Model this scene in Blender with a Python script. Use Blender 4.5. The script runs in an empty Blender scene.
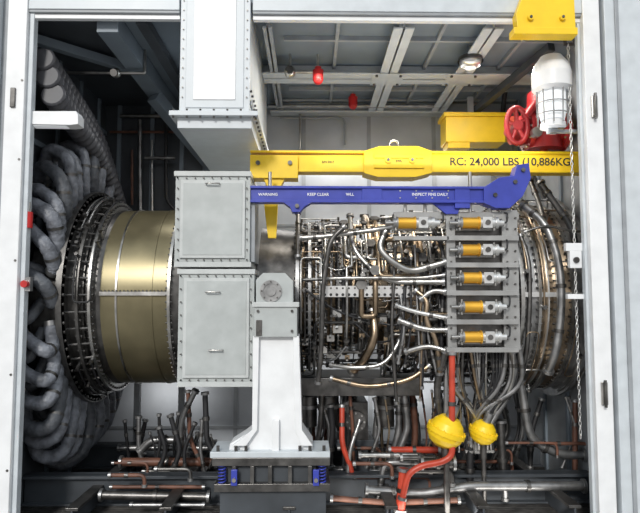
import bpy, math, random
from mathutils import Vector, Matrix, Euler
random.seed(7)
CAM = Vector((0, -6, 2.2))
ROT = Euler((math.radians(94.3), 0, -math.radians(0.95)))
RM = ROT.to_matrix()
AY, AZ = 1.5, 2.27

def W(px, py, y):
    """survey helper: world point on the plane at depth y seen at photo pixel"""
    d = RM @ Vector(((px-320)/600, (256.5-py)/600, -1))
    return CAM + d*((y-CAM.y)/d.y)

# ---------------------------------------------------------------- materials
def mat(name, col, metal=0.0, rough=0.5, var=0.12, scale=6.0, bump=0.0, bscale=40.0, emit=0, dirt=None):
    m = bpy.data.materials.new(name); m.use_nodes = True
    nt = m.node_tree; n = nt.nodes; l = nt.links
    b = n['Principled BSDF']
    b.inputs['Metallic'].default_value = metal
    tc = n.new('ShaderNodeTexCoord')
    nz = n.new('ShaderNodeTexNoise'); nz.inputs['Scale'].default_value = scale; nz.inputs['Detail'].default_value = 6
    l.new(tc.outputs['Object'], nz.inputs['Vector'])
    cr = n.new('ShaderNodeValToRGB')
    cr.color_ramp.elements[0].position = 0.3; cr.color_ramp.elements[1].position = 0.7
    d = dirt if dirt else [max(0, c*(1-var*1.6)) for c in col]
    cr.color_ramp.elements[0].color = (*d, 1)
    cr.color_ramp.elements[1].color = (*[min(1, c*(1+var)) for c in col], 1)
    l.new(nz.outputs['Fac'], cr.inputs['Fac']); l.new(cr.outputs['Color'], b.inputs['Base Color'])
    mr = n.new('ShaderNodeMapRange'); mr.inputs['To Min'].default_value = max(0.05, rough-0.1); mr.inputs['To Max'].default_value = min(1, rough+0.12)
    l.new(nz.outputs['Fac'], mr.inputs['Value']); l.new(mr.outputs['Result'], b.inputs['Roughness'])
    if bump > 0:
        n2 = n.new('ShaderNodeTexNoise'); n2.inputs['Scale'].default_value = bscale
        l.new(tc.outputs['Object'], n2.inputs['Vector'])
        bp = n.new('ShaderNodeBump'); bp.inputs['Strength'].default_value = bump; bp.inputs['Distance'].default_value = 0.02
        l.new(n2.outputs['Fac'], bp.inputs['Height']); l.new(bp.outputs['Normal'], b.inputs['Normal'])
    if emit:
        b.inputs['Emission Color'].default_value = (*col, 1); b.inputs['Emission Strength'].default_value = emit
    return m

M = dict(
 white=mat('white_paint', (0.78, 0.79, 0.80), rough=0.35, var=0.04),
 lgrey=mat('light_grey_paint', (0.56, 0.60, 0.63), rough=0.4, var=0.06),
 boxg=mat('housing_grey_paint', (0.42, 0.445, 0.44), rough=0.4, var=0.07),
 boxl=mat('housing_panel_paint', (0.50, 0.52, 0.515), rough=0.4, var=0.06),
 mgrey=mat('mid_grey_paint', (0.30, 0.32, 0.34), rough=0.45, var=0.1),
 bgrey=mat('blue_grey_paint', (0.20, 0.24, 0.28), rough=0.5, var=0.1, scale=2),
 back=mat('back_wall_paint', (0.47, 0.50, 0.54), rough=0.5, var=0.1, scale=2),
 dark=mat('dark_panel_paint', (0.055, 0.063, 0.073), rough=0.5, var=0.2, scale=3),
 floor=mat('oily_floor_steel', (0.06, 0.056, 0.052), metal=0.3, rough=0.4, var=0.4, scale=4, bump=0.2),
 black=mat('black_rubber', (0.018, 0.018, 0.02), rough=0.5),
 hose=mat('insulation_sleeve', (0.085, 0.092, 0.105), rough=0.5, var=0.3, scale=9, bump=0.5, bscale=30),
 hose2=mat('insulation_sleeve_light', (0.185, 0.197, 0.225), rough=0.42, var=0.35, scale=9, bump=0.6, bscale=30),
 bell=mat('bellows_rubber', (0.07, 0.07, 0.078), rough=0.45, var=0.2),
 steel=mat('steel', (0.50, 0.49, 0.47), metal=1, rough=0.32, var=0.2, scale=8),
 steelm=mat('satin_steel', (0.33, 0.33, 0.33), metal=0.8, rough=0.36, var=0.25, scale=8),
 steeld=mat('dark_steel', (0.14, 0.135, 0.13), metal=0.85, rough=0.36, var=0.3, scale=8),
 warm=mat('warm_glow_steel', (0.38, 0.29, 0.20), metal=1, rough=0.32, var=0.3, scale=5),  # heat tint; the brown also carries orange-gold glows on the casing
 olive=mat('fan_case_composite', (0.225, 0.195, 0.115), metal=0.7, rough=0.36, var=0.12, scale=3),
 brass=mat('exhaust_brass_steel', (0.50, 0.39, 0.28), metal=1, rough=0.28, var=0.3, scale=4),
 gold=mat('gold_anodised', (0.85, 0.47, 0.06), metal=0.7, rough=0.3, var=0.06),
 panel=mat('manifold_plate', (0.36, 0.36, 0.355), metal=0.5, rough=0.42, var=0.12),
 alu=mat('bright_aluminium', (0.72, 0.72, 0.71), metal=0.8, rough=0.3, var=0.08),
 yellow=mat('yellow_paint', (0.90, 0.60, 0.015), rough=0.38, var=0.05),
 blue=mat('blue_paint', (0.04, 0.058, 0.38), rough=0.35, var=0.1),
 red=mat('red_paint', (0.50, 0.02, 0.02), rough=0.35, var=0.12),
 dred=mat('dark_red_paint', (0.33, 0.02, 0.025), rough=0.35, var=0.15),
 orange=mat('orange_red_pipe_paint', (0.52, 0.06, 0.03), rough=0.38, var=0.2),
 rust=mat('brown_primer', (0.16, 0.07, 0.045), rough=0.5, var=0.3),
 lens=mat('lamp_lens', (0.85, 0.88, 0.90), rough=0.12, var=0.02, emit=0.3),
 ink=mat('black_lettering', (0.02, 0.02, 0.02), rough=0.6),
 wink=mat('white_lettering', (0.85, 0.85, 0.85), rough=0.6),
)

# ---------------------------------------------------------------- builder
def basis(a):
    a = a.normalized()
    t = Vector((0, 0, 1)) if abs(a.z) < 0.9 else Vector((1, 0, 0))
    u = a.cross(t).normalized(); return a, u, a.cross(u)

def fillet(pts, rad, n=5):
    if len(pts) < 3: return pts
    out = [pts[0]]
    for i in range(1, len(pts)-1):
        p, a, c = pts[i], pts[i-1], pts[i+1]
        d1, d2 = (a-p), (c-p)
        r = min(rad, d1.length*0.48, d2.length*0.48)
        if r < 1e-4: continue
        s, e = p+d1.normalized()*r, p+d2.normalized()*r
        for k in range(n+1):
            t = k/n; out.append(s*(1-t)**2 + p*2*t*(1-t) + e*t*t)
    out.append(pts[-1]); return out

class B:
    def __init__(s, name): s.name = name; s.v = []; s.f = []; s.m = []; s.s = []; s.mats = []
    def add(s, vs, fs, m, smooth=False):
        if m not in s.mats: s.mats.append(m)
        k = s.mats.index(m); o = len(s.v)
        s.v += [tuple(x) for x in vs]
        for f in fs: s.f.append([i+o for i in f]); s.m.append(k); s.s.append(smooth)
    def box(s, a, b, m):
        x0, x1 = sorted((a[0], b[0])); y0, y1 = sorted((a[1], b[1])); z0, z1 = sorted((a[2], b[2]))
        s.add([(x0,y0,z0),(x1,y0,z0),(x1,y1,z0),(x0,y1,z0),(x0,y0,z1),(x1,y0,z1),(x1,y1,z1),(x0,y1,z1)],
              [(0,3,2,1),(4,5,6,7),(0,1,5,4),(1,2,6,5),(2,3,7,6),(3,0,4,7)], m)
    def pbox(s, px0, py0, px1, py1, y0, y1, m):
        xa = W(px0, (py0+py1)/2, y0).x; xb = W(px1, (py0+py1)/2, y0).x
        za = W((px0+px1)/2, py0, y0).z; zb = W((px0+px1)/2, py1, y0).z
        s.box((xa, y0, za), (xb, y1, zb), m)
    def prism(s, poly, y0, y1, m):
        n = len(poly)
        s.add([(p[0], y0, p[1]) for p in poly]+[(p[0], y1, p[1]) for p in poly],
              [tuple(range(n)), tuple(range(2*n-1, n-1, -1))]+[(i, i+n, (i+1) % n+n, (i+1) % n) for i in range(n)], m)
    def pprism(s, pts, y0, y1, m):
        s.prism([(W(a, b, y0).x, W(a, b, y0).z) for a, b in pts], y0, y1, m)
    def beam(s, p0, p1, w, h, m):
        a, u, v = basis(p1-p0); u *= w/2; v *= h/2
        s.add([p0-u-v, p0+u-v, p0+u+v, p0-u+v, p1-u-v, p1+u-v, p1+u+v, p1-u+v],
              [(0,3,2,1),(4,5,6,7),(0,1,5,4),(1,2,6,5),(2,3,7,6),(3,0,4,7)], m)
    def cyl(s, p0, p1, r, m, r1=None, n=16, caps=True):
        p0, p1 = Vector(p0), Vector(p1)
        if r1 is None: r1 = r
        a, u, v = basis(p1-p0)
        c = [(math.cos(2*math.pi*i/n), math.sin(2*math.pi*i/n)) for i in range(n)]
        A = [p0+(u*x+v*y)*r for x, y in c]; Bb = [p1+(u*x+v*y)*r1 for x, y in c]
        s.add(A+Bb, [(i, (i+1) % n, (i+1) % n+n, i+n) for i in range(n)], m, n > 6)
        if caps: s.add(A, [tuple(range(n))], m); s.add(Bb, [tuple(range(n))], m)
    def stack(s, p, axis, prof, m, n=20):
        a = Vector(axis).normalized(); p = Vector(p)
        for q, w in zip(prof[:-1], prof[1:]):
            if abs(q[0]-w[0]) < 1e-6:
                _, u, v = basis(a); c = [(math.cos(2*math.pi*i/n), math.sin(2*math.pi*i/n)) for i in range(n)]
                o = p+a*q[0]
                s.add([o+(u*x+v*y)*q[1] for x, y in c]+[o+(u*x+v*y)*w[1] for x, y in c], [(i, (i+1) % n, (i+1) % n+n, i+n) for i in range(n)], m)
            else: s.cyl(p+a*q[0], p+a*w[0], max(q[1], 1e-4), m, max(w[1], 1e-4), n, False)
    def tube(s, pts, r, m, n=10, rf=None, closed=False):
        P = [Vector(p) for p in pts]; N = len(P)
        if N < 2: return
        tang = []
        for i in range(N):
            if closed: t = P[(i+1) % N]-P[i-1]
            else: t = P[min(i+1, N-1)]-P[max(i-1, 0)]
            tang.append(t.normalized() if t.length > 1e-9 else Vector((1, 0, 0)))
        _, u, _ = basis(tang[0]); vs = []
        for i in range(N):
            t = tang[i]; u = (u-t*u.dot(t)); u = u.normalized() if u.length > 1e-6 else basis(t)[1]
            w = t.cross(u); rr = r if rf is None else rf(i, N)*r
            vs += [P[i]+(u*math.cos(2*math.pi*k/n)+w*math.sin(2*math.pi*k/n))*rr for k in range(n)]
        fs = []
        for i in range(N if closed else N-1):
            j = (i+1) % N
            fs += [(i*n+k, i*n+(k+1) % n, j*n+(k+1) % n, j*n+k) for k in range(n)]
        s.add(vs, fs, m, True)
        if not closed:
            s.add(vs[:n], [tuple(range(n))], m); s.add(vs[-n:], [tuple(range(n))], m)
    def pipe(s, pts, r, m, rad=0.12, n=10, flanges=False):
        P = [W(*p) for p in pts]
        s.tube(fillet(P, rad), r, m, n)
        if flanges:
            for a, b in ((P[0], P[1]), (P[-1], P[-2])):
                d = (b-a).normalized(); s.cyl(a, a+d*0.03, r*1.5, M['steelm'], n=14)
            for a, b in zip(P[:-1], P[1:]):
                if (b-a).length > 0.3:
                    c = (a+b)/2; d = (b-a).normalized(); s.cyl(c-d*0.02, c+d*0.02, r*1.3, M['steeld'], n=12)
    def ringbolts(s, c, axis, R, n, r, L, m, a0=0, a1=2*math.pi):
        a, u, v = basis(Vector(axis)); c = Vector(c)
        for i in range(n):
            t = a0+(a1-a0)*i/n; p = c+(u*math.cos(t)+v*math.sin(t))*R
            s.cyl(p, p+a*L, r, m, n=6)
    def sphere(s, c, r, m, sx=1, sy=1, sz=1, n=16, k=10):
        vs = []; fs = []
        for j in range(k+1):
            for i in range(n):
                t, f = 2*math.pi*i/n, math.pi*j/k
                vs.append((c[0]+r*sx*math.sin(f)*math.cos(t), c[1]+r*sy*math.sin(f)*math.sin(t), c[2]+r*sz*math.cos(f)))
        for j in range(k):
            for i in range(n): fs.append((j*n+i, j*n+(i+1) % n, (j+1)*n+(i+1) % n, (j+1)*n+i))
        s.add(vs, fs, m, True)
    def done(s, bevel=0.0):
        me = bpy.data.meshes.new(s.name); me.from_pydata(s.v, [], s.f)
        for m in s.mats: me.materials.append(m)
        me.polygons.foreach_set('material_index', s.m); me.polygons.foreach_set('use_smooth', s.s)
        me.update()
        o = bpy.data.objects.new(s.name, me); bpy.context.scene.collection.objects.link(o)
        if bevel:
            md = o.modifiers.new('bevel', 'BEVEL'); md.width = bevel; md.segments = 2; md.limit_method = 'ANGLE'; md.angle_limit = math.radians(60)
        return o

def label(txt, p, size, m, parent, name='label', sx=1.0):
    c = bpy.data.curves.new(name, 'FONT'); c.body = txt; c.size = size; c.extrude = 0.001; c.offset = size*0.012; c.align_x = 'CENTER'; c.align_y = 'CENTER'
    o = bpy.data.objects.new(name, c); bpy.context.scene.collection.objects.link(o)
    o.location = p; o.rotation_euler = (math.pi/2, 0, 0); o.scale = (sx, 1, 1); o.data.materials.append(m); o.parent = parent
    return o

LX, RX, BY, CZ = -3.12, 3.12, 3.05, 5.20
# ================================================================ ROOM
b = B('floor'); b.box((LX-.1, -0.15, -0.1), (RX+.1, BY+.1, 0), M['floor'])
for k in range(60):
    b.box((LX, 0+k*.05, 0), (RX, .012+k*.05, .012), M['steeld'])
b.done()
b = B('ground'); b.box((-14, -14, -0.2), (14, 8, -0.1), mat('concrete_ground', (0.30, 0.29, 0.28), rough=0.8, bump=0.2)); b.done()
b = B('wall_back'); b.box((LX-.1, BY, 0), (RX+.1, BY+.1, CZ), M['back'])
for x in (-1.1, -0.1, 0.9, 1.9, 2.8):
    b.box((x-.03, BY-.012, 0), (x+.03, BY, CZ), M['mgrey'])
for z in (0.35, 3.35, 4.3):
    b.box((LX, BY-.016, z-.02), (RX, BY, z+.02), M['mgrey'])
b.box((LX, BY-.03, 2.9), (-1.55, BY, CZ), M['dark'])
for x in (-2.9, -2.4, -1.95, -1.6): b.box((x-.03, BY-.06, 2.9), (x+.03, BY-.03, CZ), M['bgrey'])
b.done()
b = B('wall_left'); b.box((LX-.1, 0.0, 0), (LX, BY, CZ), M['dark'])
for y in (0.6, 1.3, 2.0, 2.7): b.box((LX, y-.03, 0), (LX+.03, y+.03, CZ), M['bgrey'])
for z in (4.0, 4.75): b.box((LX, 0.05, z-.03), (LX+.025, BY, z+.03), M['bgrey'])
b.done()
b = B('wall_right'); b.box((RX, 0.0, 0), (RX+.1, BY, CZ), M['mgrey'])
for y in (0.6, 1.3, 2.0, 2.7): b.box((RX-.03, y-.03, 0), (RX, y+.03, CZ), M['bgrey'])
b.done()
b = B('ceiling'); b.box((LX-.1, 0.035, CZ), (RX+.1, BY+.1, CZ+.1), M['bgrey'])
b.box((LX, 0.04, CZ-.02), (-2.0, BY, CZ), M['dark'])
b.done()
b = B('ceiling_beam_grid')
def ibeam(x0, y0, x1, y1, z, w, h, m):
    if abs(x1-x0) < 1e-6:
        b.box((x0-w/2, y0, z), (x0+w/2, y1, z+.02), m); b.box((x0-.012, y0, z), (x0+.012, y1, z+h), m)
    else:
        b.box((x0, y0-w/2, z), (x1, y0+w/2, z+.02), m); b.box((x0, y0-.012, z), (x1, y0+.012, z+h), m)
for x in (0.98, 1.92): ibeam(x, 0.05, x, BY, CZ-.16, .22, .16, M['lgrey'])
ibeam(-0.45, 0.05, -0.45, BY, CZ-.16, .1, .16, M['mgrey'])
for y, w_ in ((1.45, .34), (2.88, .24)): ibeam(-0.6, y, RX, y, CZ-.171, w_, .17, M['lgrey'])
for x in (.3, 1.45, 2.4): b.box((x-.02, .05, CZ-.05), (x+.02, 2.8, CZ), M['mgrey'])
for y in (0.6, 2.2): b.box((-.3, y-.02, CZ-.055), (RX, y+.02, CZ), M['mgrey'])
for x in (0.98, 1.92):      # gusset plates at beam crossings
    b.box((x-.2, 1.25, CZ-.178), (x+.2, 1.65, CZ-.172), M['lgrey'])
    for dx in (-.15, .15):
        for y in (1.3, 1.6): b.cyl((x+dx, y, CZ-.2), (x+dx, y, CZ-.17), .018, M['steeld'], n=6)
b.beam(Vector((-2.1, 0.05, CZ-.12)), Vector((-2.1, BY, CZ-.12)), .22, .2, M['bgrey'])
b.beam(Vector((-1.75, 0.05, CZ-.08)), Vector((-1.75, BY, CZ-.08)), .12, .1, M['dark'])
b.beam(Vector((-2.1, 1.9, CZ-.25)), Vector((-1.45, BY-.12, 4.2)), .16, .16, M['bgrey'])
b.beam(Vector((LX+.02, 0.4, CZ-.12)), Vector((-2.1, 1.4, CZ-.12)), .1, .1, M['bgrey'])
b.beam(Vector((2.75, 0.6, CZ-.1)), Vector((2.1, 2.9, 4.75)), .09, .09, M['dark'])
b.done(0.004)

# front frame
b = B('trim_1')
xl = W(19, 256, -0.1).x
b.box((xl-.19, -0.12, -0.1), (xl, 0.02, CZ+.3), M['white'])
b.box((xl, -0.07, -0.1), (xl+.05, 0.02, CZ+.3), M['lgrey'])
b.box((xl-.27, -0.06, -0.1), (xl-.19, 0.02, CZ+.3), M['mgrey'])
b.box((xl-.9, -0.16, -0.1), (xl-.27, -0.02, CZ+.3), M['lgrey'])
for z in (0.6, 1.5, 2.6, 3.6, 4.4): b.cyl((xl-.025, -.125, z), (xl-.025, -.118, z), .012, M['steeld'])
b.box((xl-.13, -.14, 4.12), (xl-.08, -.12, 4.32), M['steeld'])
b.done(0.006)
xr = W(590, 256, -0.1).x
b = B('trim_2')
b.box((xr, -0.12, -0.1), (xr+.17, 0.02, CZ+.3), M['white'])
b.box((xr-.03, -0.05, -0.1), (xr, 0.02, CZ+.3), M['lgrey'])
b.box((xr+.17, -0.06, -0.1), (xr+.20, 0.02, CZ+.3), M['dark'])
b.box((xr+.20, -0.16, -0.1), (xr+.95, -0.02, CZ+.3), M['lgrey'])
b.box((xr+.30, -0.18, -0.1), (xr+.34, -0.16, CZ+.3), M['mgrey'])
for z in (1.2, 4.05):
    b.box((xr+.05, -.15, z), (xr+.11, -.12, z+.22), M['steel']); b.cyl((xr+.08, -.16, z-.02), (xr+.08, -.16, z+.24), .014, M['steeld'])
b.done(0.006)
b = B('trim_3')
d0, d1 = W(180, 60, -.12).x, W(250, 60, -.12).x
zt = W(320, 11, -.1).z
for x0, x1 in ((xl, d0-.02), (d1+.02, xr)):
    b.box((x0, -0.1, zt), (x1, 0.03, CZ+.3), M['lgrey'])
    b.box((x0, -0.09, zt-.03), (x1, 0.02, zt), M['mgrey'])
    b.box((x0, -0.06, zt-.08), (x1, 0.0, zt-.03), M['white'])
b.done(0.006)

# ================================================================ DUCT
b = B('ventilation_duct')
zb = W(215, 112, -.12).z
b.box((d0, -.12, zb), (d1, 2.2, CZ+.3), M['lgrey'])
b.box((d0+.14, -.14, zb+.12), (d1-.14, -.12, CZ+.3), M['white'])
b.box((d0+.06, -.13, zb+.04), (d1-.06, -.12, CZ+.3), M['lgrey'])
b.box((d0-.09, -.17, zb-.05), (d1+.09, 2.25, zb), M['lgrey'])
b.box((d0-.02, -.1, zb-.16), (d1+.02, 2.1, zb-.05), M['lgrey'])
b.box((d1, -.08, zb+.08), (d1+.02, 2.1, zb+.14), M['mgrey'])
for i in range(16):
    y = -.1+i*.15
    b.cyl((d1+.0, y, zb+.22), (d1+.022, y, zb+.22), .014, M['steeld'], n=6)
    b.cyl((d1+.06, y, zb-.07), (d1+.06, y, zb+.02), .014, M['steeld'], n=6)
for i in range(7):
    x = d0-.05+i*(d1-d0+.1)/6
    b.cyl((x, -.15, zb-.07), (x, -.15, zb+.02), .012, M['steeld'], n=6)
for i in range(14):
    z = zb+.15+i*.1
    b.cyl((d1-.03, -.125, z), (d1-.03, -.135, z), .008, M['steeld'], n=6); b.cyl((d0+.03, -.125, z), (d0+.03, -.135, z), .008, M['steeld'], n=6)
b.done(0.006)

# ================================================================ ENGINE
b = B('gas_turbine_engine')
O = Vector((0, AY, AZ)); XA = (1, 0, 0)
S = lambda prof, m, n=96: b.stack(O, XA, prof, m, n)
def flange(x, r, w=.03, h=.05, m=None, nb=72, br=.011):
    m = m or M['steel']
    S([(x, r-.02), (x, r+h), (x+w, r+h), (x+w, r-.02)], m)
    if nb:
        b.ringbolts((x-.02, AY, AZ), XA, r+h*.55, nb, br, w+.04, M['steeld'])
S([(-2.95, .95), (-2.95, 1.15), (-2.62, 1.15), (-2.62, 1.28), (-2.56, 1.28), (-2.56, 1.1), (-2.40, 1.1)], M['steeld'])
flange(-2.60, 1.22, .04, .05, M['steeld'], 80, .016)
flange(-2.46, 1.10, .03, .08, M['steeld'], 80, .014)
flange(-2.34, 1.07, .03, .08, M['steel'], 90, .012)
for i in range(40):
    t = 2*math.pi*i/40; c, s_ = math.cos(t), math.sin(t)
    b.cyl((-2.60, AY+1.17*c, AZ+1.17*s_), (-2.32, AY+1.13*c, AZ+1.13*s_), .012, M['steeld'], n=6)
S([(-2.42, 1.06), (-2.28, 1.06), (-2.24, 1.045)], M['steeld'])
S([(-2.24, 1.05), (-2.08, 1.055)], M['olive']); S([(-2.08, 1.055), (-2.08, 1.066), (-2.06, 1.066), (-2.06, 1.055)], M['steel'])
S([(-2.06, 1.055), (-1.70, 1.055)], M['olive']); S([(-1.70, 1.055), (-1.70, 1.064), (-1.685, 1.064), (-1.685, 1.055)], M['olive'])
S([(-1.685, 1.055), (-1.50, 1.05)], M['olive'])
flange(-1.52, 1.05, .03, .05, M['steel'], 90, .01)
S([(-1.49, 1.04), (-1.30, 1.0), (-.6, .85), (-.15, .80)], M['steeld'])
b.box((-2.24, AY-1.085, AZ-.005), (-1.52, AY-1.03, AZ+.035), M['steel'])
for i in range(18): b.cyl((-2.22+i*.04, AY-1.075, AZ+.035), (-2.22+i*.04, AY-1.075, AZ+.052), .008, M['steeld'], n=6)
for i in range(9):
    x = -.14+i*.085; r = .78-.022*i
    S([(x, r), (x+.085, r-.02)], M['steeld' if i % 2 else 'warm'])
    S([(x+.03, r), (x+.03, r+.055), (x+.05, r+.055), (x+.05, r)], M['steelm'])
    for k in range(54):
        t = 2*math.pi*(k+.5*(i % 2))/54; c, s_ = math.cos(t), math.sin(t)
        b.cyl((x+.04, AY+(r+.0)*c, AZ+(r+.0)*s_), (x+.04, AY+(r+.085)*c, AZ+(r+.085)*s_), .010, M['steel'], n=6)
        b.cyl((x+.04, AY+(r+.075)*c, AZ+(r+.075)*s_), (x+.085, AY+(r+.07)*math.cos(t+.03), AZ+(r+.07)*math.sin(t+.03)), .007, M['warm'], n=6)
flange(-.16, .84, .04, .10, M['steelm'], 60, .014)
flange(-.02, .84, .03, .08, M['steelm'], 60, .014)
flange(.10, .82, .03, .07, M['steelm'], 60, .012)
flange(.64, .62, .03, .07)
S([(.64, .60), (.9, .60), (.95, .66), (1.3, .74), (1.55, .74)], M['brass'])  # brown colour stands in for gold light on the combustor
flange(.93, .64, .03, .06)
flange(1.27, .72, .035, .06)
S([(1.55, .74), (1.8, .80), (2.0, .92), (2.2, .96)], M['steeld'])
flange(1.62, .75, .03, .07); flange(1.95, .88, .03, .08)
for k in range(30):
    t = 2*math.pi*k/30; c, s_ = math.cos(t), math.sin(t)
    b.cyl((1.1, AY+.65*c, AZ+.65*s_), (1.1, AY+.82*c, AZ+.82*s_), .022, M['steel'], n=10)
    b.cyl((1.1, AY+.82*c, AZ+.82*s_), (1.1, AY+.86*c, AZ+.86*s_), .032, M['steeld'], n=6)
S([(2.2, .96), (2.27, 1.08)], M['steeld'])
flange(2.25, 1.06, .04, .08, M['steel'], 90, .013)
S([(2.28, 1.07), (2.46, 1.09)], M['steelm']); flange(2.44, 1.08, .03, .06, M['steel'], 90, .012)
S([(2.47, 1.09), (2.62, 1.07)], M['brass']); S([(2.55, 1.07), (2.55, 1.11), (2.565, 1.11), (2.565, 1.07)], M['alu']); flange(2.62, 1.06, .03, .10, M['steel'], 90, .012)
S([(2.65, 1.07), (2.80, 1.10)], M['brass']); flange(2.79, 1.09, .03, .05, M['steel'], 90, .012)
S([(2.82, 1.11), (3.10, 1.11)], M['steelm'])
S([(2.94, 1.10), (2.94, 1.22), (2.98, 1.22), (2.98, 1.10)], M['steelm'])
b.box((2.28, AY-1.13, AZ-.02), (3.1, AY-1.05, AZ+.03), M['alu'])
b.box((-.14, AY-.86, AZ-.015), (.64, AY-.60, AZ+.02), M['steel'])
for i in range(16):
    b.cyl((-.11+i*.05, AY-.85, AZ-.03), (-.11+i*.05, AY-.85, AZ+.035), .012, M['steeld'], n=6)
b.box((.12, AY-1.0, AZ-.02), (1.12, AY-.95, AZ+.10), M['alu'])
for x in (.2, .6, 1.0): b.box((x, AY-.96, AZ), (x+.04, AY-.6, AZ+.06), M['steelm'])
for i in range(15):
    b.cyl((.16+i*.065, AY-1.008, AZ+.005), (.16+i*.065, AY-.99, AZ+.005), .016, M['black'], n=10)
    b.cyl((.16+i*.065, AY-1.008, AZ+.075), (.16+i*.065, AY-.99, AZ+.075), .011, M['steeld'], n=10)
b.done()

b = B('engine_pipework')
def cp(x, r, ph): return Vector((x, AY-r*math.cos(ph), AZ+r*math.sin(ph)))
def wrap(x0, x1, R, r, m, steps=4, plo=-75, phi=80):
    x = random.uniform(x0, x1); ph = math.radians(random.uniform(plo, phi)); pts = [cp(x, R, ph)]
    for k in range(steps):
        if k % 2: x = min(x1, max(x0, x+random.choice((-1, 1))*random.uniform(.15, .6))); pts.append(cp(x, R, ph))
        else:
            p2 = ph+math.radians(random.choice((-1, 1))*random.uniform(15, 60)); p2 = max(-1.45, min(1.5, p2))
            for q in range(1, 6): pts.append(cp(x, R, ph+(p2-ph)*q/5))
            ph = p2
    b.tube(fillet(pts, .05, 4), r, m, 8)
    for p in (pts[0], pts[-1]):
        d = (p-Vector((p.x, AY, AZ))).normalized(); b.cyl(p-d*.12, p+d*.02, r*1.5, M['steelm'], n=8); b.cyl(p-d*.01, p+d*.03, r*2.1, M['steeld'], n=6)
R_ = random.choice
for i in range(60):
    wrap(-.1, 2.2, random.uniform(.82, .93), R_((.007, .010, .014, .02)), M[R_(('steeld', 'black', 'warm', 'steeld', 'steelm'))], R_((3, 4, 5)))
for i in range(34):
    wrap(-.1, 2.2, random.uniform(.88, .98), R_((.007, .010, .014)), M[R_(('steel', 'steelm', 'warm', 'black'))], R_((3, 4)))
for i in range(24):
    wrap(.4, 2.2, random.uniform(.95, 1.03), R_((.016, .022, .03)), M[R_(('steel', 'steelm', 'warm', 'steel'))], 3, 15, 80)
for i in range(30):
    wrap(1.2, 2.2, random.uniform(.95, 1.1), R_((.010, .014, .022)), M[R_(('steel', 'steeld', 'black', 'warm'))], 4)
for i in range(9):
    wrap(2.3, 3.03, random.uniform(1.17, 1.2), R_((.008, .012)), M[R_(('steel', 'black', 'warm'))], 3)
for i in range(8):
    wrap(-2.5, -2.25, random.uniform(1.17, 1.22), .01, M[R_(('black', 'steelm'))], 3)
for i in range(80):
    x = random.uniform(-.1, 2.2); ph = random.uniform(-1.2, 1.3); p = cp(x, random.uniform(.80, .95), ph); s_ = random.uniform(.015, .045)
    b.box(p-Vector((s_, s_*.7, s_)), p+Vector((s_*random.uniform(1, 2), s_*.7, s_)), M[R_(('steel', 'steeld', 'panel', 'warm', 'steelm'))])
    b.cyl(p, p+Vector((0, -.06, R_((-.03, .03)))), .014, M['steel'], n=8)
for i in range(26):
    x = random.uniform(-.1, 2.1); ph = random.uniform(-.9, 1.2); a = cp(x, .97, ph); q = cp(min(2.2, x+random.uniform(.2, .7)), .97, ph+random.uniform(-.4, .4))
    mid = (a+q)/2+Vector((0, -.05, -random.uniform(.05, .2)))
    b.tube(fillet([a, mid, q], .5, 8), R_((.006, .009, .012)), M[R_(('black', 'black', 'steelm', 'alu'))], 6)
P = lambda pts, r, m, rad=.12: b.pipe(pts, r, M[m], rad, 12, True)
P([(300, 238, .55), (330, 236, .5), (380, 229, .45), (398, 226, .35)], .028, 'steel')
P([(345, 226, .4), (330, 240, .4), (322, 290, .38), (322, 340, .4), (318, 384, .5)], .026, 'steeld', .3)
P([(298, 212, .9), (298, 235, .7), (298, 258, .6)], .025, 'steeld')
P([(390, 222, .45), (378, 248, .4), (392, 262, .38), (410, 272, .38), (446, 262, .35)], .036, 'steel', .2)
P([(350, 215, .8), (352, 250, .6), (385, 282, .5), (445, 282, .35)], .03, 'steel', .2)
P([(300, 280, .6), (340, 278, .45), (420, 278, .4), (445, 275, .35)], .018, 'steel', .2)
P([(372, 310, .6), (376, 335, .5), (366, 358, .55), (352, 372, .7)], .045, 'warm', .2)
P([(398, 320, .45), (425, 330, .4), (448, 330, .36)], .032, 'steel')
P([(405, 352, .5), (428, 345, .42), (450, 352, .36)], .03, 'steel')
P([(330, 378, .6), (368, 388, .55), (410, 380, .5), (430, 365, .5)], .026, 'warm', .2)
P([(330, 365, .6), (350, 368, .5), (385, 366, .45), (400, 340, .5)], .022, 'steel', .2)
P([(415, 290, .45), (428, 300, .4), (425, 320, .4), (437, 340, .4), (440, 375, .45)], .03, 'warm', .2)
P([(430, 225, .5), (440, 240, .45), (447, 275, .42)], .022, 'black')
P([(420, 300, .42), (432, 290, .4), (447, 292, .35)], .03, 'steel', .2); P([(395, 305, .42), (415, 312, .4), (447, 318, .35)], .024, 'alu', .2)
for i in range(12):
    x = 395+i*4.8+random.uniform(-2, 2)
    P([(x, random.uniform(240, 300), .5), (x+random.uniform(-6, 6), 330, .45), (x+random.uniform(-8, 8), random.uniform(355, 405), .5)], R_((.012, .018, .024)), R_(('steelm', 'black', 'warm', 'steeld')), .15)
P([(522, 205, .6), (545, 222, .42), (560, 262, .35), (562, 310, .33), (556, 352, .35), (548, 372, .5)], .042, 'steelm', .5)
P([(520, 235, .5), (529, 260, .4), (530, 300, .38), (527, 350, .4), (522, 372, .5)], .026, 'steeld', .4)
P([(540, 182, .9), (556, 205, .7), (572, 228, .5), (576, 250, .42)], .035, 'black', .4)
P([(530, 180, 1.0), (540, 205, .8), (545, 230, .5)], .03, 'steeld', .4)
P([(524, 232, .4), (545, 225, .35), (575, 232, .35), (590, 230, .35)], .014, 'steeld', .1)
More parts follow.
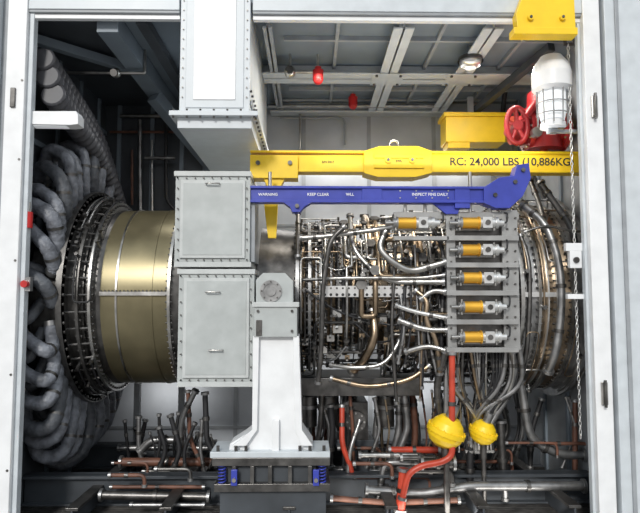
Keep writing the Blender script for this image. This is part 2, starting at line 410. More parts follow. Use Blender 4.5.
for i in range(22):
    x0 = 450+i*3.3; x1 = 478+random.uniform(-18, 18)+(i-10)*1.0
    P([(x0, 346, random.uniform(.34, .5)), (x0+random.uniform(-4, 6), 385, .45), (x1, 415, .6), (x1+random.uniform(-3, 3), 452, .7)], R_((.010, .014, .018, .026)), R_(('steelm', 'steeld', 'black', 'warm', 'steel')), .25)
P([(446, 350, .4), (436, 385, .5), (440, 415, .55), (447, 430, .55)], .04, 'steeld', .3)
P([(512, 350, .4), (516, 380, .5), (498, 412, .6), (486, 430, .6)], .035, 'steelm', .3)
b.done()

# ================================================================ VALVE MANIFOLD
b = B('valve_manifold_panel')
Y = .30
b.pbox(447, 210, 456, 350, Y, Y+.05, M['panel'])
b.pbox(503, 210, 519, 350, Y, Y+.05, M['panel'])
b.pbox(456, 212, 503, 346, Y+.06, Y+.08, M['steeld'])
b.pbox(394, 212, 519, 219, Y+.01, Y+.05, M['panel'])
rows = [(223, 457), (250, 457), (278, 458), (307, 459), (337, 459)]
for py in (238, 265, 293, 322, 350): b.pbox(447, py-2.5, 519, py+2.5, Y-.05, Y+.06, M['panel'])
b.pbox(394, 236, 449, 240, Y-.05, Y+.06, M['panel'])
def actuator(px, py):
    c = W(px, py, Y-.07)
    b.stack(c, XA, [(0, 0), (0, .05), (.03, .05), (.03, .066), (.05, .066), (.05, .055)], M['steelm'], 20)
    b.stack(c, XA, [(.05, .060), (.22, .060), (.22, .070), (.235, .070), (.235, .045)], M['gold'], 24)
    b.stack(c, XA, [(.235, .050), (.40, .050), (.40, .062), (.43, .062), (.43, .035), (.49, .035), (.49, 0)], M['alu'], 24)
    b.box(c+Vector((.26, -.055, -.058)), c+Vector((.36, .07, .058)), M['alu'])
    b.cyl(c+Vector((.31, -.07, 0)), c+Vector((.31, -.05, 0)), .028, M['steeld'], n=12)
    b.box(c+Vector((.0, .03, -.075)), c+Vector((.42, .12, -.05)), M['panel'])
    for dx in (.03, .39): b.cyl(c+Vector((dx, -.0, -.08)), c+Vector((dx, 0, .08)), .012, M['steel'], n=8)
    b.cyl(c+Vector((-.08, 0, 0)), c+Vector((0, 0, 0)), .022, M['steel'], n=10)
    b.tube(fillet([c+Vector((.46, 0, 0)), c+Vector((.52, -.02, .0)), c+Vector((.53, -.02, .1)), c+Vector((.53, .08, .12))], .04), .010, M['black'], 6)
for py, px in rows: actuator(px, py)
actuator(393, 223)
for py in range(218, 350, 11):
    for px in (451, 507, 515):
        c = W(px, py, Y); b.cyl(c, c+Vector((0, -.018, 0)), .012, M['steeld'], n=6)
for px in (405, 425, 445, 470, 490):
    c = W(px, 209, Y+.03); b.cyl(c-Vector((0, 0, .04)), c+Vector((0, 0, .08)), .018, M['steel'], n=8); b.cyl(c+Vector((0, 0, .05)), c+Vector((0, 0, .07)), .028, M['steeld'], n=6)
for py in (224, 257, 290, 322):
    for px in (452, 511):
        a = W(px, py, Y+.05); b.box(a-Vector((.02, 0, .02)), Vector((a.x+.02, .75, a.z+.02)), M['panel'])
b.done(0.003)

# ================================================================ GREY HOUSING
b = B('bleed_air_housing')
F = .22
def bxx(px0, py0, px1, py1):
    b.pbox(px0, py0, px1, py1, F, 2.7, M['boxg'])
    b.pbox(px0-1, py0, px1+1, py0+5, F-.02, 2.7, M['boxl'])
    b.pbox(px0-1, py1-5, px1+1, py1, F-.02, 2.7, M['boxl'])
    b.pbox(px0+5, py0+9, px1-5, py1-9, F-.025, F, M['boxl'])
    b.pbox(px0+8, py0+12, px1-8, py1-12, F-.03, F-.02, M['boxg'])
    for i in range(9):
        t = i/8
        for (u, v) in ((px0+3+(px1-px0-6)*t, py0+7), (px0+3+(px1-px0-6)*t, py1-7), (px0+3, py0+7+(py1-py0-14)*t), (px1-3, py0+7+(py1-py0-14)*t)):
            c = W(u, v, F); b.cyl(c, c-Vector((0, .03, 0)), .008, M['steeld'], n=6)
bxx(175, 171, 250, 267); bxx(178, 269, 254, 387)
for px, py in ((213, 184), (213, 292), (216, 350)):
    c = W(px, py, F-.03); b.tube([c+Vector((-.07, 0, 0)), c+Vector((-.07, -.04, 0)), c+Vector((.07, -.04, 0)), c+Vector((.07, 0, 0))], .008, M['steel'], 8)
b.pbox(250, 185, 255, 262, F+.05, 2.5, M['mgrey'])
for py in range(276, 380, 9):
    c = W(256, py, .4); b.cyl(c, c+Vector((.03, 0, 0)), .012, M['steeld'], n=6)
b.done(0.008)

# ================================================================ PEDESTAL
b = B('engine_support_pedestal')
Y = .02
b.pprism([(255, 336), (297, 336), (300, 430), (312, 444), (314, 456), (228, 456), (230, 444), (252, 430)], Y+.06, Y+.36, M['white'])
b.pprism([(253, 336), (259, 336), (257, 430), (246, 446), (232, 446), (252, 430)], Y, Y+.40, M['white'])
b.pprism([(293, 336), (299, 336), (302, 430), (313, 446), (302, 446), (295, 430)], Y, Y+.40, M['white'])
b.pbox(272, 420, 279, 452, Y-.0, Y+.06, M['white'])
b.pbox(210, 452, 330, 458, Y-.04, Y+.44, M['lgrey'])
b.pbox(254, 305, 297, 337, Y-.01, Y+.42, M['boxg'])
b.pprism([(256, 305), (256, 280), (263, 273), (285, 273), (293, 281), (293, 305)], Y+.03, Y+.45, M['boxg'])
b.pbox(252, 302, 299, 307, Y-.03, Y+.42, M['boxl'])
c = W(271, 291, Y+.03)
b.stack(c, (0, -1, 0), [(0, .11), (.015, .11), (.015, .075), (.005, .075), (.005, .05), (.02, .05), (.02, 0)], M['steelm'], 28)
b.ringbolts(c, (0, -1, 0), .092, 8, .009, .025, M['steeld'])
b.cyl(c+Vector((0, .3, 0)), (c.x, AY-.7, c.z), .09, M['steel'], n=20)
b.pbox(256, 320, 262, 336, Y-.02, Y, M['steeld'])
for px in (258, 292):
    for py in (311, 331):
        c = W(px, py, Y-.01); b.cyl(c, c-Vector((0, .02, 0)), .015, M['steeld'], n=6)
for px in (218, 236, 246, 300, 310, 324):
    c = W(px, 452, Y+.0); b.cyl(c, c+Vector((0, 0, .06)), .018, M['steeld'], n=6)
b.pbox(212, 458, 330, 466, Y-.06, Y+.5, M['steeld'])
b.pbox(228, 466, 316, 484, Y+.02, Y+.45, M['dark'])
b.pbox(214, 484, 330, 492, Y-.06, Y+.5, M['steeld'])
for px in (234, 252, 270, 290, 310):
    b.pbox(px-2, 466, px+2, 484, Y-.05, Y+.03, M['steeld'])
for px in (222, 322):
    c = W(px, 484, Y+.0)
    b.tube([c+Vector((.035*math.cos(k*.7), .035*math.sin(k*.7), k*.19/55)) for k in range(56)], .008, M['blue'], 6)
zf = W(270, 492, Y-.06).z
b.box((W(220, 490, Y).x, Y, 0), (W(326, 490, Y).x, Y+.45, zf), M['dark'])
for px in (234, 316):
    b.pbox(px-3, 470, px+3, 486, Y-.09, Y-.06, M['blue'])
    c = W(px, 480, Y-.09); b.cyl(c, c+Vector((0, -.02, 0)), .02, M['steel'])
b.done(0.006)

# ================================================================ YELLOW BEAM
b = B('yellow_lifting_beam')
Y = .50
b.pbox(250, 155, 366, 171, Y, Y+.12, M['yellow'])
xe = W(430, 160, Y).x
z0_, z1_ = W(450, 171, Y).z, W(450, 153, Y).z
b.box((xe, Y, z0_), (RX, Y+.12, z1_), M['yellow'])
for x0, x1 in ((W(250, 160, Y-.03).x, W(366, 160, Y-.03).x), (xe, RX)):
    b.box((x0, Y-.03, z1_-.01), (x1, Y+.15, z1_+.015), M['yellow']); b.box((x0, Y-.03, z0_-.02), (x1, Y+.15, z0_+.005), M['yellow'])
b.pprism([(364, 151), (380, 146), (418, 146), (432, 151), (432, 173), (416, 177), (378, 177), (364, 173)], Y-.06, Y+.18, M['yellow'])
for px in (388, 412):
    c = W(px, 160, Y-.06); b.cyl(c, c-Vector((0, .02, 0)), .035, M['yellow'], n=20); b.cyl(c, c-Vector((0, .035, 0)), .016, M['steeld'], n=6)
b.pbox(374, 154, 424, 158, Y-.08, Y-.06, M['yellow']); b.pbox(374, 164, 424, 168, Y-.08, Y-.06, M['yellow'])
b.pbox(250, 155, 298, 178, Y-.05, Y+.17, M['yellow'])
for px in (258, 290):
    c = W(px, 163, Y-.05); b.cyl(c, c-Vector((0, .025, 0)), .024, M['steeld'])
b.pprism([(266, 178), (282, 178), (278, 200), (276, 238), (268, 238), (264, 205)], Y+.12, Y+.2, M['yellow'])
b.pprism([(262, 176), (286, 176), (280, 188), (268, 188)], Y-.02, Y+.1, M['yellow'])
c = W(394, 146, Y+.05); b.tube([c+Vector((.05*math.cos(t), 0, .06*math.sin(t))) for t in [math.pi*k/10 for k in range(11)]], .012, M['steel'], 8)
yb = b.done(0.004)
label('RC: 24,000 LBS (10,886KG)', W(512, 162, Y-.004), .122, M['ink'], yb, sx=1.0)
label('S/N 0417', W(328, 162, Y-.004), .035, M['ink'], yb, 'label_small')
label('SWL', W(399, 161, Y-.064), .035, M['ink'], yb, 'label_small')

# ================================================================ BLUE BEAM
b = B('blue_lifting_frame')
Y = .25
b.pbox(250, 188, 490, 201, Y, Y+.08, M['blue'])
b.pbox(250, 186, 490, 188.5, Y-.03, Y+.11, M['blue']); b.pbox(250, 200, 490, 202.5, Y-.03, Y+.11, M['blue'])
b.pprism([(484, 187), (500, 177), (514, 176), (517, 165), (529, 163), (531, 178), (523, 196), (510, 208), (496, 208), (484, 203)], Y-.04, Y+.12, M['blue'])
b.pprism([(283, 202), (312, 202), (304, 207), (300, 212), (292, 212), (290, 207)], Y-.03, Y+.11, M['blue'])
b.pbox(362, 188, 382, 201, Y-.02, Y+.1, M['blue']); b.pbox(455, 188, 470, 208, Y-.02, Y+.1, M['blue'])
b.pprism([(430, 201), (462, 201), (458, 214), (446, 214)], Y+.02, Y+.06, M['blue'])
for px, py in ((495, 195), (515, 182), (523, 170), (297, 206)):
    c = W(px, py, Y-.04); b.cyl(c, c-Vector((0, .02, 0)), .022, M['steeld'])
for py in (191, 198):
    for px in range(400, 480, 16):
        c = W(px, py, Y); b.cyl(c, c-Vector((0, .012, 0)), .008, M['steel'], n=6)
for px in (270, 470):
    a = W(px, 187, Y+.05); b.cyl(a, (a.x, Y+.05, W(px, 174, Y+.05).z+.02), .02, M['steel'])
bb = b.done(0.004)
for px, tx in ((268, 'WARNING'), (318, 'KEEP CLEAR'), (350, 'WLL'), (430, 'INSPECT PINS DAILY')): label(tx, W(px, 194.5, Y-.004), .042, M['wink'], bb)

# ================================================================ LEFT HOSES
b = B('insulated_hose_ring')
def se(t, ry, rz, e=2.6):
    c, s_ = math.cos(t), math.sin(t)
    return AY+math.copysign(abs(c)**(2/e), c)*ry, 2.22+math.copysign(abs(s_)**(2/e), s_)*rz
N = 34
for i in range(N):
    t = 2*math.pi*(i+.5)/N+random.uniform(-.035, .035)
    k1, k2 = random.uniform(.94, 1.02), random.uniform(-.05, .06)
    y0, z0 = se(t-.05, 1.05, 1.55); y1, z1 = se(t, 1.30*k1, 1.98*k1); y2, z2 = se(t+.07+k2, 1.36*k1, 1.86*k1); y2b, z2b = se(t+.12+k2, 1.22, 1.42)
    y3 = AY+1.2*math.cos(t+.12); z3 = AZ+1.2*math.sin(t+.12)
    r = random.uniform(.062, .082)
    pts = [Vector((LX+.02, y0, z0)), Vector((LX+.14, y1, z1)), Vector((LX+.44, y2, z2)), Vector((-2.66, y2b, z2b)), Vector((-2.70, y3, z3))]
    b.tube(fillet(pts, .3, 7), r, M['hose2' if i % 4 else 'hose'], 14, rf=lambda k, n: 1+.06*math.sin(k*2.1))
    for q in (0, 4):
        d = (pts[1 if q == 0 else 3]-pts[q]).normalized(); b.cyl(pts[q], pts[q]+d*.05, r*1.12, M['steelm'], n=14)
    c_ = pts[2].lerp(pts[3], .5); d = (pts[3]-pts[2]).normalized(); b.cyl(c_-d*.015, c_+d*.015, r*1.08, M['steeld'], n=14)
for i in range(24):
    t = 2*math.pi*(i+.2)/24
    y0, z0 = se(t, 1.15, 1.2); y1, z1 = se(t+.05, 1.28, 1.45)
    pts = [Vector((LX+.02, y0, z0)), Vector((LX+.2, y1, z1)), Vector((-2.80, AY+1.15*math.cos(t), AZ+1.15*math.sin(t)))]
    b.tube(fillet(pts, .25, 6), .06, M['hose'], 10)
b.done()
b = B('ribbed_flexible_duct')
for k in range(3):
    o_ = Vector((k*.06, 0, -k*.19))
    base = [W(42, 58, .12)+o_, W(66, 92, .8)+o_, W(95, 135, 1.7)+o_, W(116, 200, 2.6)+o_]
    base[0].x = max(base[0].x, LX+.16)
    pp = fillet(base, .5, 7); dense = []
    for a, c in zip(pp[:-1], pp[1:]):
        n = max(1, int((c-a).length/.0125))
        for q in range(n): dense.append(a.lerp(c, q/n))
    b.tube(dense, .11, M['bell'], 16, rf=lambda i, n: 1+.2*math.sin(i*.8))
b.done()

# ================================================================ CRANE, BEACON, RED VALVE
b = B('overhead_hoist_trolley')
b.pprism([(516, 14), (524, -8), (574, -8), (576, 30), (518, 31)], -.24, -.12, M['yellow'])
b.pbox(514, 27, 578, 34, -.26, -.11, M['yellow'])
for px in (530, 562):
    c = W(px, 18, -.24); b.cyl(c, c-Vector((0, .03, 0)), .03, M['yellow'], n=16); b.cyl(c, c-Vector((0, .04, 0)), .015, M['steeld'], n=6)
b.done(0.006)
b = B('yellow_crane_bracket')
b.pbox(446, 114, 505, 142, 2.0, 2.35, M['yellow']); b.pbox(503, 119, 532, 137, 2.02, 2.3, M['yellow'])
b.pbox(444, 112, 507, 116, 1.97, 2.38, M['yellow']); b.pbox(448, 142, 470, 148, 2.0, 2.3, M['yellow'])
a = W(446, 114, 2.0); b.box((W(470, 114, 2.0).x, 2.1, a.z), (W(476, 114, 2.0).x, 2.16, CZ-.16), M['mgrey'])
b.box((W(530, 130, 2.1).x-.1, 2.08, W(530, 134, 2.1).z), (RX, 2.25, W(530, 123, 2.1).z), M['yellow'])
b.done(0.006)
b = B('beacon_lamp')
c = W(553, 128, .2); zt_ = W(553, 57, .2).z-c.z
b.stack(c, (0, 0, 1), [(0, 0), (0, .13), (.05, .13), (.05, .11), (.08, .11)], M['white'], 28)
b.stack(c, (0, 0, 1), [(.08, .12), (.16, .14), (.40, .14)], M['lens'], 28)
b.stack(c, (0, 0, 1), [(.38, .16), (.42, .205), (.58, .205), (.68, .18), (zt_, .11), (zt_, 0)], M['white'], 28)
for k in range(10):
    t = 2*math.pi*k/10; b.cyl(c+Vector((.155*math.cos(t), .155*math.sin(t), .03)), c+Vector((.165*math.cos(t), .165*math.sin(t), .40)), .007, M['steelm'], n=6)
for z in (.14, .26): b.tube([c+Vector((.162*math.cos(2*math.pi*k/24), .162*math.sin(2*math.pi*k/24), z)) for k in range(24)], .006, M['steelm'], 6, closed=True)
b.box(c+Vector((-.05, .0, -.05)), Vector((c.x+.05, c.y+.06, c.z)), M['lgrey'])
b.box(Vector((c.x-.03, c.y-.02, c.z-.05)), Vector((RX, c.y+.04, c.z-.02)), M['mgrey'])
b.done()
b = B('red_deluge_valve')
c = W(514, 128, .9)
b.tube([c+Vector((.12*math.cos(2*math.pi*k/28), -.1, .21*math.sin(2*math.pi*k/28))) for k in range(28)], .032, M['dred'], 8, closed=True)
for k in range(5):
    t = 2*math.pi*k/5+.4; b.cyl(c+Vector((0, -.1, 0)), c+Vector((.12*math.cos(t), -.1, .20*math.sin(t))), .026, M['dred'])
b.cyl(c+Vector((0, -.14, 0)), c+Vector((0, .2, 0)), .06, M['dred'])
b.cyl(c+Vector((0, .1, 0)), c+Vector((.65, .1, 0)), .17, M['dred'], n=24)
for dx in (.17, .58):
    b.stack(c+Vector((dx, .1, 0)), (1, 0, 0), [(0, .1), (0, .25), (.05, .25), (.05, .1)], M['dred'], 24)
    b.ringbolts(c+Vector((dx-.02, .1, 0)), (1, 0, 0), .22, 10, .014, .09, M['steel'])
b.cyl(c+Vector((.38, .1, -.24)), c+Vector((.38, .1, .36)), .22, M['dred'], r1=.16, n=24)
b.stack(c+Vector((.38, .1, .2)), (0, 0, 1), [(0, .1), (0, .24), (.05, .24), (.05, .18), (.25, .17), (.33, .07), (.33, 0)], M['dred'], 24)
b.tube(fillet([c+Vector((.38, .1, -.1)), c+Vector((.38, .1, -.3)), c+Vector((.9, .1, -.3))], .08), .05, M['dred'])
b.cyl(c+Vector((.58, .1, 0)), Vector((RX, c.y+.1, c.z)), .08, M['dred'])
b.cyl(c+Vector((.1, -.1, .1)), c+Vector((.25, -.05, .28)), .05, M['dred'])
b.cyl(c+Vector((.20, -.12, -.1)), c+Vector((.20, -.2, -.1)), .06, M['steel'])
b.done()
b = B('ceiling_lamp')
c = W(470, 38, .8); c.z = min(c.z, CZ-.2)
b.cyl((c.x, c.y, c.z+.08), (c.x, c.y, CZ), .02, M['steel'])
b.stack((c.x, c.y, c.z), (0, 0, 1), [(0, .15), (.05, .14), (.09, .05), (.09, 0)], M['steeld'], 24)
b.sphere((c.x, c.y, c.z), .13, M['alu'], sz=.7)
b.sphere((c.x, c.y, c.z-.03), .09, M['lens'], sz=.8)
b.done()
for i, (px, py, yy) in enumerate(((318, 76, 1.1), (353, 102, 2.4))):
    b = B('fire_detector')
    c = W(px, py, yy)
    b.cyl(c-Vector((0, 0, .05)), c+Vector((0, 0, .07)), .065, M['red'], n=18); b.sphere(c-Vector((0, 0, .05)), .06, M['red'])
    b.cyl(c+Vector((0, 0, .07)), c+Vector((0, 0, .11)), .04, M['red'])
    b.cyl(c+Vector((0, 0, .1)), (c.x, c.y, CZ), .014, M['steel']); b.done()
b = B('conduit_junction_box')
c = W(290, 72, 1.1); b.sphere(c, .07, M['steel'], sz=1.2); b.cyl(c, c+Vector((.33, 0, .0)), .018, M['steel']); b.cyl(c-Vector((0, .09, 0)), c, .05, M['steeld'], n=6)
b.cyl(c, (c.x, c.y, CZ), .015, M['steel']); b.done()
b = B('conduit_junction_box')
c = W(116, 73, 1.0); b.sphere(c, .06, M['steel']); b.tube(fillet([c, c+Vector((.3, .0, 0)), c+Vector((.34, .0, .0)), Vector((c.x+.34, c.y, CZ))], .05), .018, M['steel']); b.cyl(c, c-Vector((0, .09, .03)), .045, M['steel'], n=8)
b.tube([c, Vector((LX, c.y, c.z))], .018, M['steel']); b.done()

b = B('conduit_piping')
P = lambda pts, r, m, rad=.1: b.pipe(pts, r, M[m], rad, 10)
P([(268, 106, 2.6), (445, 106, 2.6)], .03, 'steelm'); P([(275, 100, 2.7), (515, 100, 2.7)], .02, 'mgrey')
P([(120, 116, 2.9), (175, 116, 2.9)], .03, 'steel'); P([(110, 132, 2.9), (200, 132, 2.9)], .02, 'rust')
P([(140, 120, 2.85), (140, 210, 2.85)], .03, 'steelm'); P([(152, 140, 2.9), (152, 220, 2.9)], .018, 'steel'); P([(166, 120, 2.8), (166, 200, 2.8), (175, 210, 2.8)], .025, 'black')
P([(132, 150, 2.8), (132, 205, 2.8)], .02, 'rust'); P([(145, 158, 2.8), (175, 158, 2.8)], .03, 'steelm')
P([(280, 118, 2.95), (345, 118, 2.95), (345, 145, 2.95)], .018, 'mgrey')
P([(300, 112, 2.9), (300, 150, 2.9)], .018, 'steel')
P([(535, 60, 1.8), (505, 90, 2.4), (500, 140, 2.7)], .035, 'black')
P([(515, 180, 2.6), (515, 260, 2.6)], .03, 'steeld'); P([(530, 170, 2.0), (545, 200, 1.7), (552, 215, 1.5)], .03, 'black', .2)
b.done()

b = B('jamb_lamp_bracket'); Y = -.04
b.pprism([(24, 111), (76, 111), (78, 115), (78, 124), (70, 125), (24, 124)], Y, Y+.16, M['white'])
b.pbox(32, 124, 66, 126, Y+.03, Y+.13, M['lens']); b.done(0.004)
b = B('gas_detector'); c = W(28, 218, -.02); b.cyl(c-Vector((0, 0, .1)), c+Vector((0, 0, .06)), .045, M['red']); b.cyl(c+Vector((0, 0, .06)), c+Vector((0, 0, .16)), .02, M['steel']); b.cyl(c, c-Vector((.09, 0, 0)), .02, M['steel']); b.done()
b = B('emergency_stop_button'); c = W(26, 284, -.06); b.box(c-Vector((.06, .0, .07)), c+Vector((.04, .06, .07)), M['steelm']); b.cyl(c, c-Vector((0, .05, 0)), .035, M['red']); b.done()

b = B('hoist_chain')
for px in (573, 586):
    x = W(px, 200, .08).x; z = CZ-.3
    zend = W(px, 440, .08).z; k = 0
    while z > zend:
        pts = []
        for q in range(10):
            t = 2*math.pi*q/10; a, c_ = .012*math.cos(t), .027*math.sin(t)
            pts.append(Vector((x+(a if k % 2 else 0), .08+(0 if k % 2 else a), z+c_)))
        b.tube(pts, .0045, M['alu'], 5, closed=True); z -= .044; k += 1
b.box((W(573, 0, .08).x-.1, .04, CZ-.3), (W(584, 0, .08).x+.08, .12, CZ), M['steeld'])
b.done()
b = B('hoist_pendant_control')
b.pbox(566, 243, 596, 251, .0, .06, M['white']); b.pbox(570, 251, 582, 268, .0, .06, M['white']); b.pbox(584, 255, 596, 292, .0, .05, M['lgrey'])
c = W(576, 260, 0); b.cyl(c, c-Vector((0, .02, 0)), .03, M['steeld']); b.pbox(568, 294, 598, 299, 0, .06, M['white'])
b.done(0.004)

# ================================================================ UNDER ENGINE
b = B('skid_base_frame')
for y, z in ((.75, .32), (2.2, .32)):
    b.box((LX+.02, y-.09, z-.03), (RX-.02, y+.09, z), M['dark']); b.box((LX+.02, y-.012, 0.02), (RX-.02, y+.012, z), M['dark']); b.box((LX+.02, y-.09, 0.01), (RX-.02, y+.09, .03), M['dark'])
for x in (-2.3, -1.4, -.2, .8, 1.7, 2.6):
    b.box((x-.06, .0, .18), (x+.06, 2.9, .21), M['steeld']); b.box((x-.01, 0, 0), (x+.01, 2.9, .18), M['dark'])
for x in (-2.35, -1.75, -.45, .45, 1.35, 2.45):
    b.box((x-.04, 2.3, .3), (x+.04, 2.38, 1.2), M['mgrey'])
b.box((-2.4, 2.3, 1.16), (2.5, 2.38, 1.22), M['mgrey'])
b.done(0.004)
b = B('drain_pipework')
P = lambda pts, r, m, rad=.1: b.pipe(pts, r, M[m], rad, 12, True)
P([(120, 462, 1.2), (215, 462, 1.2)], .05, 'rust'); P([(105, 478, .9), (215, 478, .9)], .035, 'rust')
P([(118, 448, 1.8), (218, 448, 1.8)], .035, 'steelm'); P([(188, 390, 1.0), (190, 440, 1.0), (205, 470, 1.0)], .025, 'rust')
P([(140, 452, 1.5), (150, 440, 1.5), (180, 440, 1.5), (190, 470, 1.5)], .05, 'steelm')
P([(330, 425, 1.6), (330, 470, 1.6), (400, 470, 1.6)], .04, 'steelm')
P([(342, 405, .9), (342, 445, .8), (352, 470, .8), (352, 505, .8)], .03, 'orange'); P([(360, 420, .9), (350, 450, .8), (345, 500, .8)], .025, 'steelm')
P([(452, 352, .25), (452, 456, .25), (442, 462, .25), (420, 466, .25), (408, 474, .25), (402, 500, .25)], .033, 'orange')
P([(404, 468, .35), (400, 512, .35)], .05, 'orange'); P([(420, 463, .4), (455, 463, .4)], .055, 'steeld')
P([(446, 352, .5), (446, 500, .5)], .028, 'steelm')
P([(388, 450, .9), (440, 450, .9)], .038, 'orange'); P([(378, 500, .7), (384, 462, .7), (440, 464, .7), (455, 490, .7)], .03, 'steelm')
P([(365, 490, .5), (420, 494, .5), (470, 486, .5), (585, 486, .5)], .05, 'steelm'); P([(340, 478, 1.3), (560, 478, 1.3)], .06, 'steeld')
P([(330, 498, .4), (390, 503, .4), (460, 500, .4)], .03, 'rust')
P([(470, 440, .7), (470, 500, .7)], .04, 'black'); P([(500, 420, .9), (505, 500, .9)], .05, 'steeld')
P([(520, 380, .9), (530, 440, .9), (560, 455, .9), (585, 455, .9)], .05, 'steelm', .2); P([(575, 400, 1.0), (575, 450, .9), (575, 500, .9)], .03, 'rust', .2)
P([(100, 495, .5), (210, 497, .5)], .045, 'steeld'); P([(130, 505, .3), (205, 505, .3)], .02, 'steelm'); P([(110, 487, .6), (205, 487, .6)], .02, 'rust')
P([(205, 392, .6), (207, 445, .6), (222, 460, .6)], .03, 'black', .2); P([(196, 390, .8), (180, 420, .9), (182, 455, 1.0)], .03, 'steelm', .2)
for i in range(30):
    x = random.uniform(300, 450); yy = random.uniform(.9, 2.2)
    P([(x, random.uniform(378, 405), yy), (x+random.uniform(-12, 12), 430, yy), (x+random.uniform(-12, 12), 468, yy)], R_((.012, .02, .03, .04)), R_(('steeld', 'black', 'steelm', 'rust', 'warm')))
for i in range(18):
    x = random.uniform(450, 575); yy = random.uniform(.9, 2.2)
    P([(x, random.uniform(385, 405), yy), (x+random.uniform(-12, 12), 430, yy), (x+random.uniform(-12, 12), 468, yy)], R_((.012, .02, .03)), R_(('steeld', 'black', 'steelm')))
for i in range(16):
    x = random.uniform(120, 215); yy = random.uniform(.9, 2.2)
    P([(x, random.uniform(410, 435), yy), (x+random.uniform(-12, 12), 450, yy), (x+random.uniform(-12, 12), 480, yy)], R_((.012, .02, .028)), R_(('steeld', 'black', 'steelm')))
for i in range(16):
    x = random.uniform(330, 540); x1 = x+random.uniform(25, 80); py = random.uniform(440, 500); yy = random.uniform(.3, 1.2)
    P([(x, py, yy), (min(x1, 590), py, yy), (min(x1, 590), py+15, yy)], R_((.014, .02, .03)), R_(('steelm', 'rust', 'rust', 'steeld', 'steel')))
for i in range(8):
    x = random.uniform(100, 170); py = random.uniform(455, 500); yy = random.uniform(.3, 1.0)
    P([(x, py, yy), (x+36, py, yy), (x+36, py+12, yy)], R_((.014, .02)), R_(('steelm', 'rust', 'steeld')))
b.done()
for px, py, yy, s_ in ((446, 431, .34, .95), (483, 432, .55, .72)):
    b = B('yellow_control_valve'); c = W(px, py, yy); ax = Vector((.35, -.12, 1)).normalized()
    b.stack(c-ax*.17*s_, ax, [(0, 0), (0, .08*s_), (.04*s_, .15*s_), (.10*s_, .19*s_), (.15*s_, .20*s_), (.15*s_, .215*s_), (.20*s_, .215*s_), (.20*s_, .19*s_), (.27*s_, .16*s_), (.33*s_, .10*s_), (.33*s_, 0)], M['yellow'], 32)
    b.ringbolts(c-ax*.035*s_, ax, .203*s_, 16, .008, .08*s_, M['yellow'])
    b.cyl(c+ax*.1*s_, c+ax*.30*s_, .06*s_, M['steelm']); b.cyl(c-Vector((0, 0, .1)), c-Vector((0, 0, .28)), .05*s_, M['steeld'])
    b.cyl((c.x, c.y, c.z-.28), (c.x, c.y, .0), .035*s_, M['steeld']); b.done()
b = B('accessory_gearbox')
b.pbox(342, 402, 368, 440, 1.3, 1.8, M['steeld']); b.pbox(300, 378, 420, 396, 1.0, 1.9, M['steeld'])
c = W(355, 420, 1.3); b.cyl(c, c-Vector((0, .12, 0)), .12, M['steeld'], n=24); b.ringbolts(c, (0, -1, 0), .1, 8, .012, .14, M['steel'])
for px in (308, 328, 385):
    c = W(px, 396, 1.3); b.cyl(c, c-Vector((0, 0, .35)), .11, M['steeld'], n=20); b.cyl(c-Vector((0, 0, .1)), c-Vector((0, 0, .14)), .13, M['steelm'], n=20)
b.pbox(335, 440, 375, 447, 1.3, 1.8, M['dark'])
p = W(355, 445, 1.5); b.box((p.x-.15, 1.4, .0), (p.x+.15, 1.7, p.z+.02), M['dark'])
b.done(0.006)

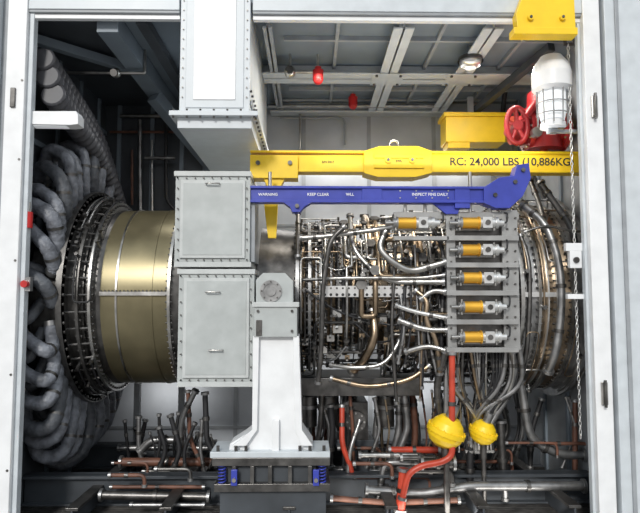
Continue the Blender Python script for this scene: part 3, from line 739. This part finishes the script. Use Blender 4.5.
# ================================================================ LIGHTS
w = bpy.data.worlds.new('world'); bpy.context.scene.world = w; w.use_nodes = True
nt = w.node_tree; bg = nt.nodes['Background']
tc = nt.nodes.new('ShaderNodeTexCoord'); sp = nt.nodes.new('ShaderNodeSeparateXYZ'); cr = nt.nodes.new('ShaderNodeValToRGB')
nt.links.new(tc.outputs['Generated'], sp.inputs[0]); nt.links.new(sp.outputs['Z'], cr.inputs['Fac']); nt.links.new(cr.outputs['Color'], bg.inputs['Color'])
cr.color_ramp.elements[0].color = (.60, .57, .55, 1); cr.color_ramp.elements[1].color = (.85, .93, 1, 1); cr.color_ramp.elements[1].position = .5
bg.inputs['Strength'].default_value = 1.0
def area(name, loc, rot, sx, sy, e, col=(1, 1, 1)):
    l = bpy.data.lights.new(name, 'AREA'); l.shape = 'RECTANGLE'; l.size = sx; l.size_y = sy; l.energy = e; l.color = col
    o = bpy.data.objects.new(name, l); o.location = loc; o.rotation_euler = rot; bpy.context.scene.collection.objects.link(o)
area('ceiling_fill', (1.2, .8, CZ-.25), (0, 0, 0), 2.6, .15, 75, (1, .94, .84))  # added fill below the ceiling to brighten the interior, no fixture
area('ceiling_fill', (.9, 2.85, 4.4), (math.radians(-15), 0, 0), 3.5, .12, 30, (1, .97, .93))  # added fill high up near the back wall
area('ceiling_fill', (-1.6, .9, CZ-.3), (0, 0, 0), .8, .15, 8)  # weak added fill for the upper left
area('floor_fill', (1.2, .25, .06), (math.radians(150), 0, 0), 2.6, .12, 7, (1, .96, .9))  # added fill near the floor, aimed up under the engine
area('floor_fill', (.9, 2.6, .9), (math.radians(80), 0, 0), 2.4, .12, 9, (1, .98, .95))  # added fill that lightens the lower back wall
area('floor_fill', (-2.0, 2.6, .9), (math.radians(80), 0, 0), .8, .12, 3, (1, .98, .95))  # added fill for the lower back wall, left side
area('upward_fill', (1.3, .2, 3.75), (math.radians(160), 0, 0), 2.4, .1, 12, (.95, .98, 1))  # added fill aimed upward to brighten the ceiling, no real lamp here
s = bpy.data.lights.new('sun', 'SUN'); s.energy = 2.1; s.angle = math.radians(9); s.color = (1, .97, .92)
o = bpy.data.objects.new('sun', s); o.rotation_euler = (math.radians(62), 0, math.radians(-14)); bpy.context.scene.collection.objects.link(o)

cam = bpy.data.cameras.new('camera'); cam.lens = 33.75; cam.sensor_width = 36
co = bpy.data.objects.new('camera', cam); co.location = CAM; co.rotation_euler = ROT
bpy.context.scene.collection.objects.link(co); bpy.context.scene.camera = co
bpy.context.scene.view_settings.view_transform = 'Standard'
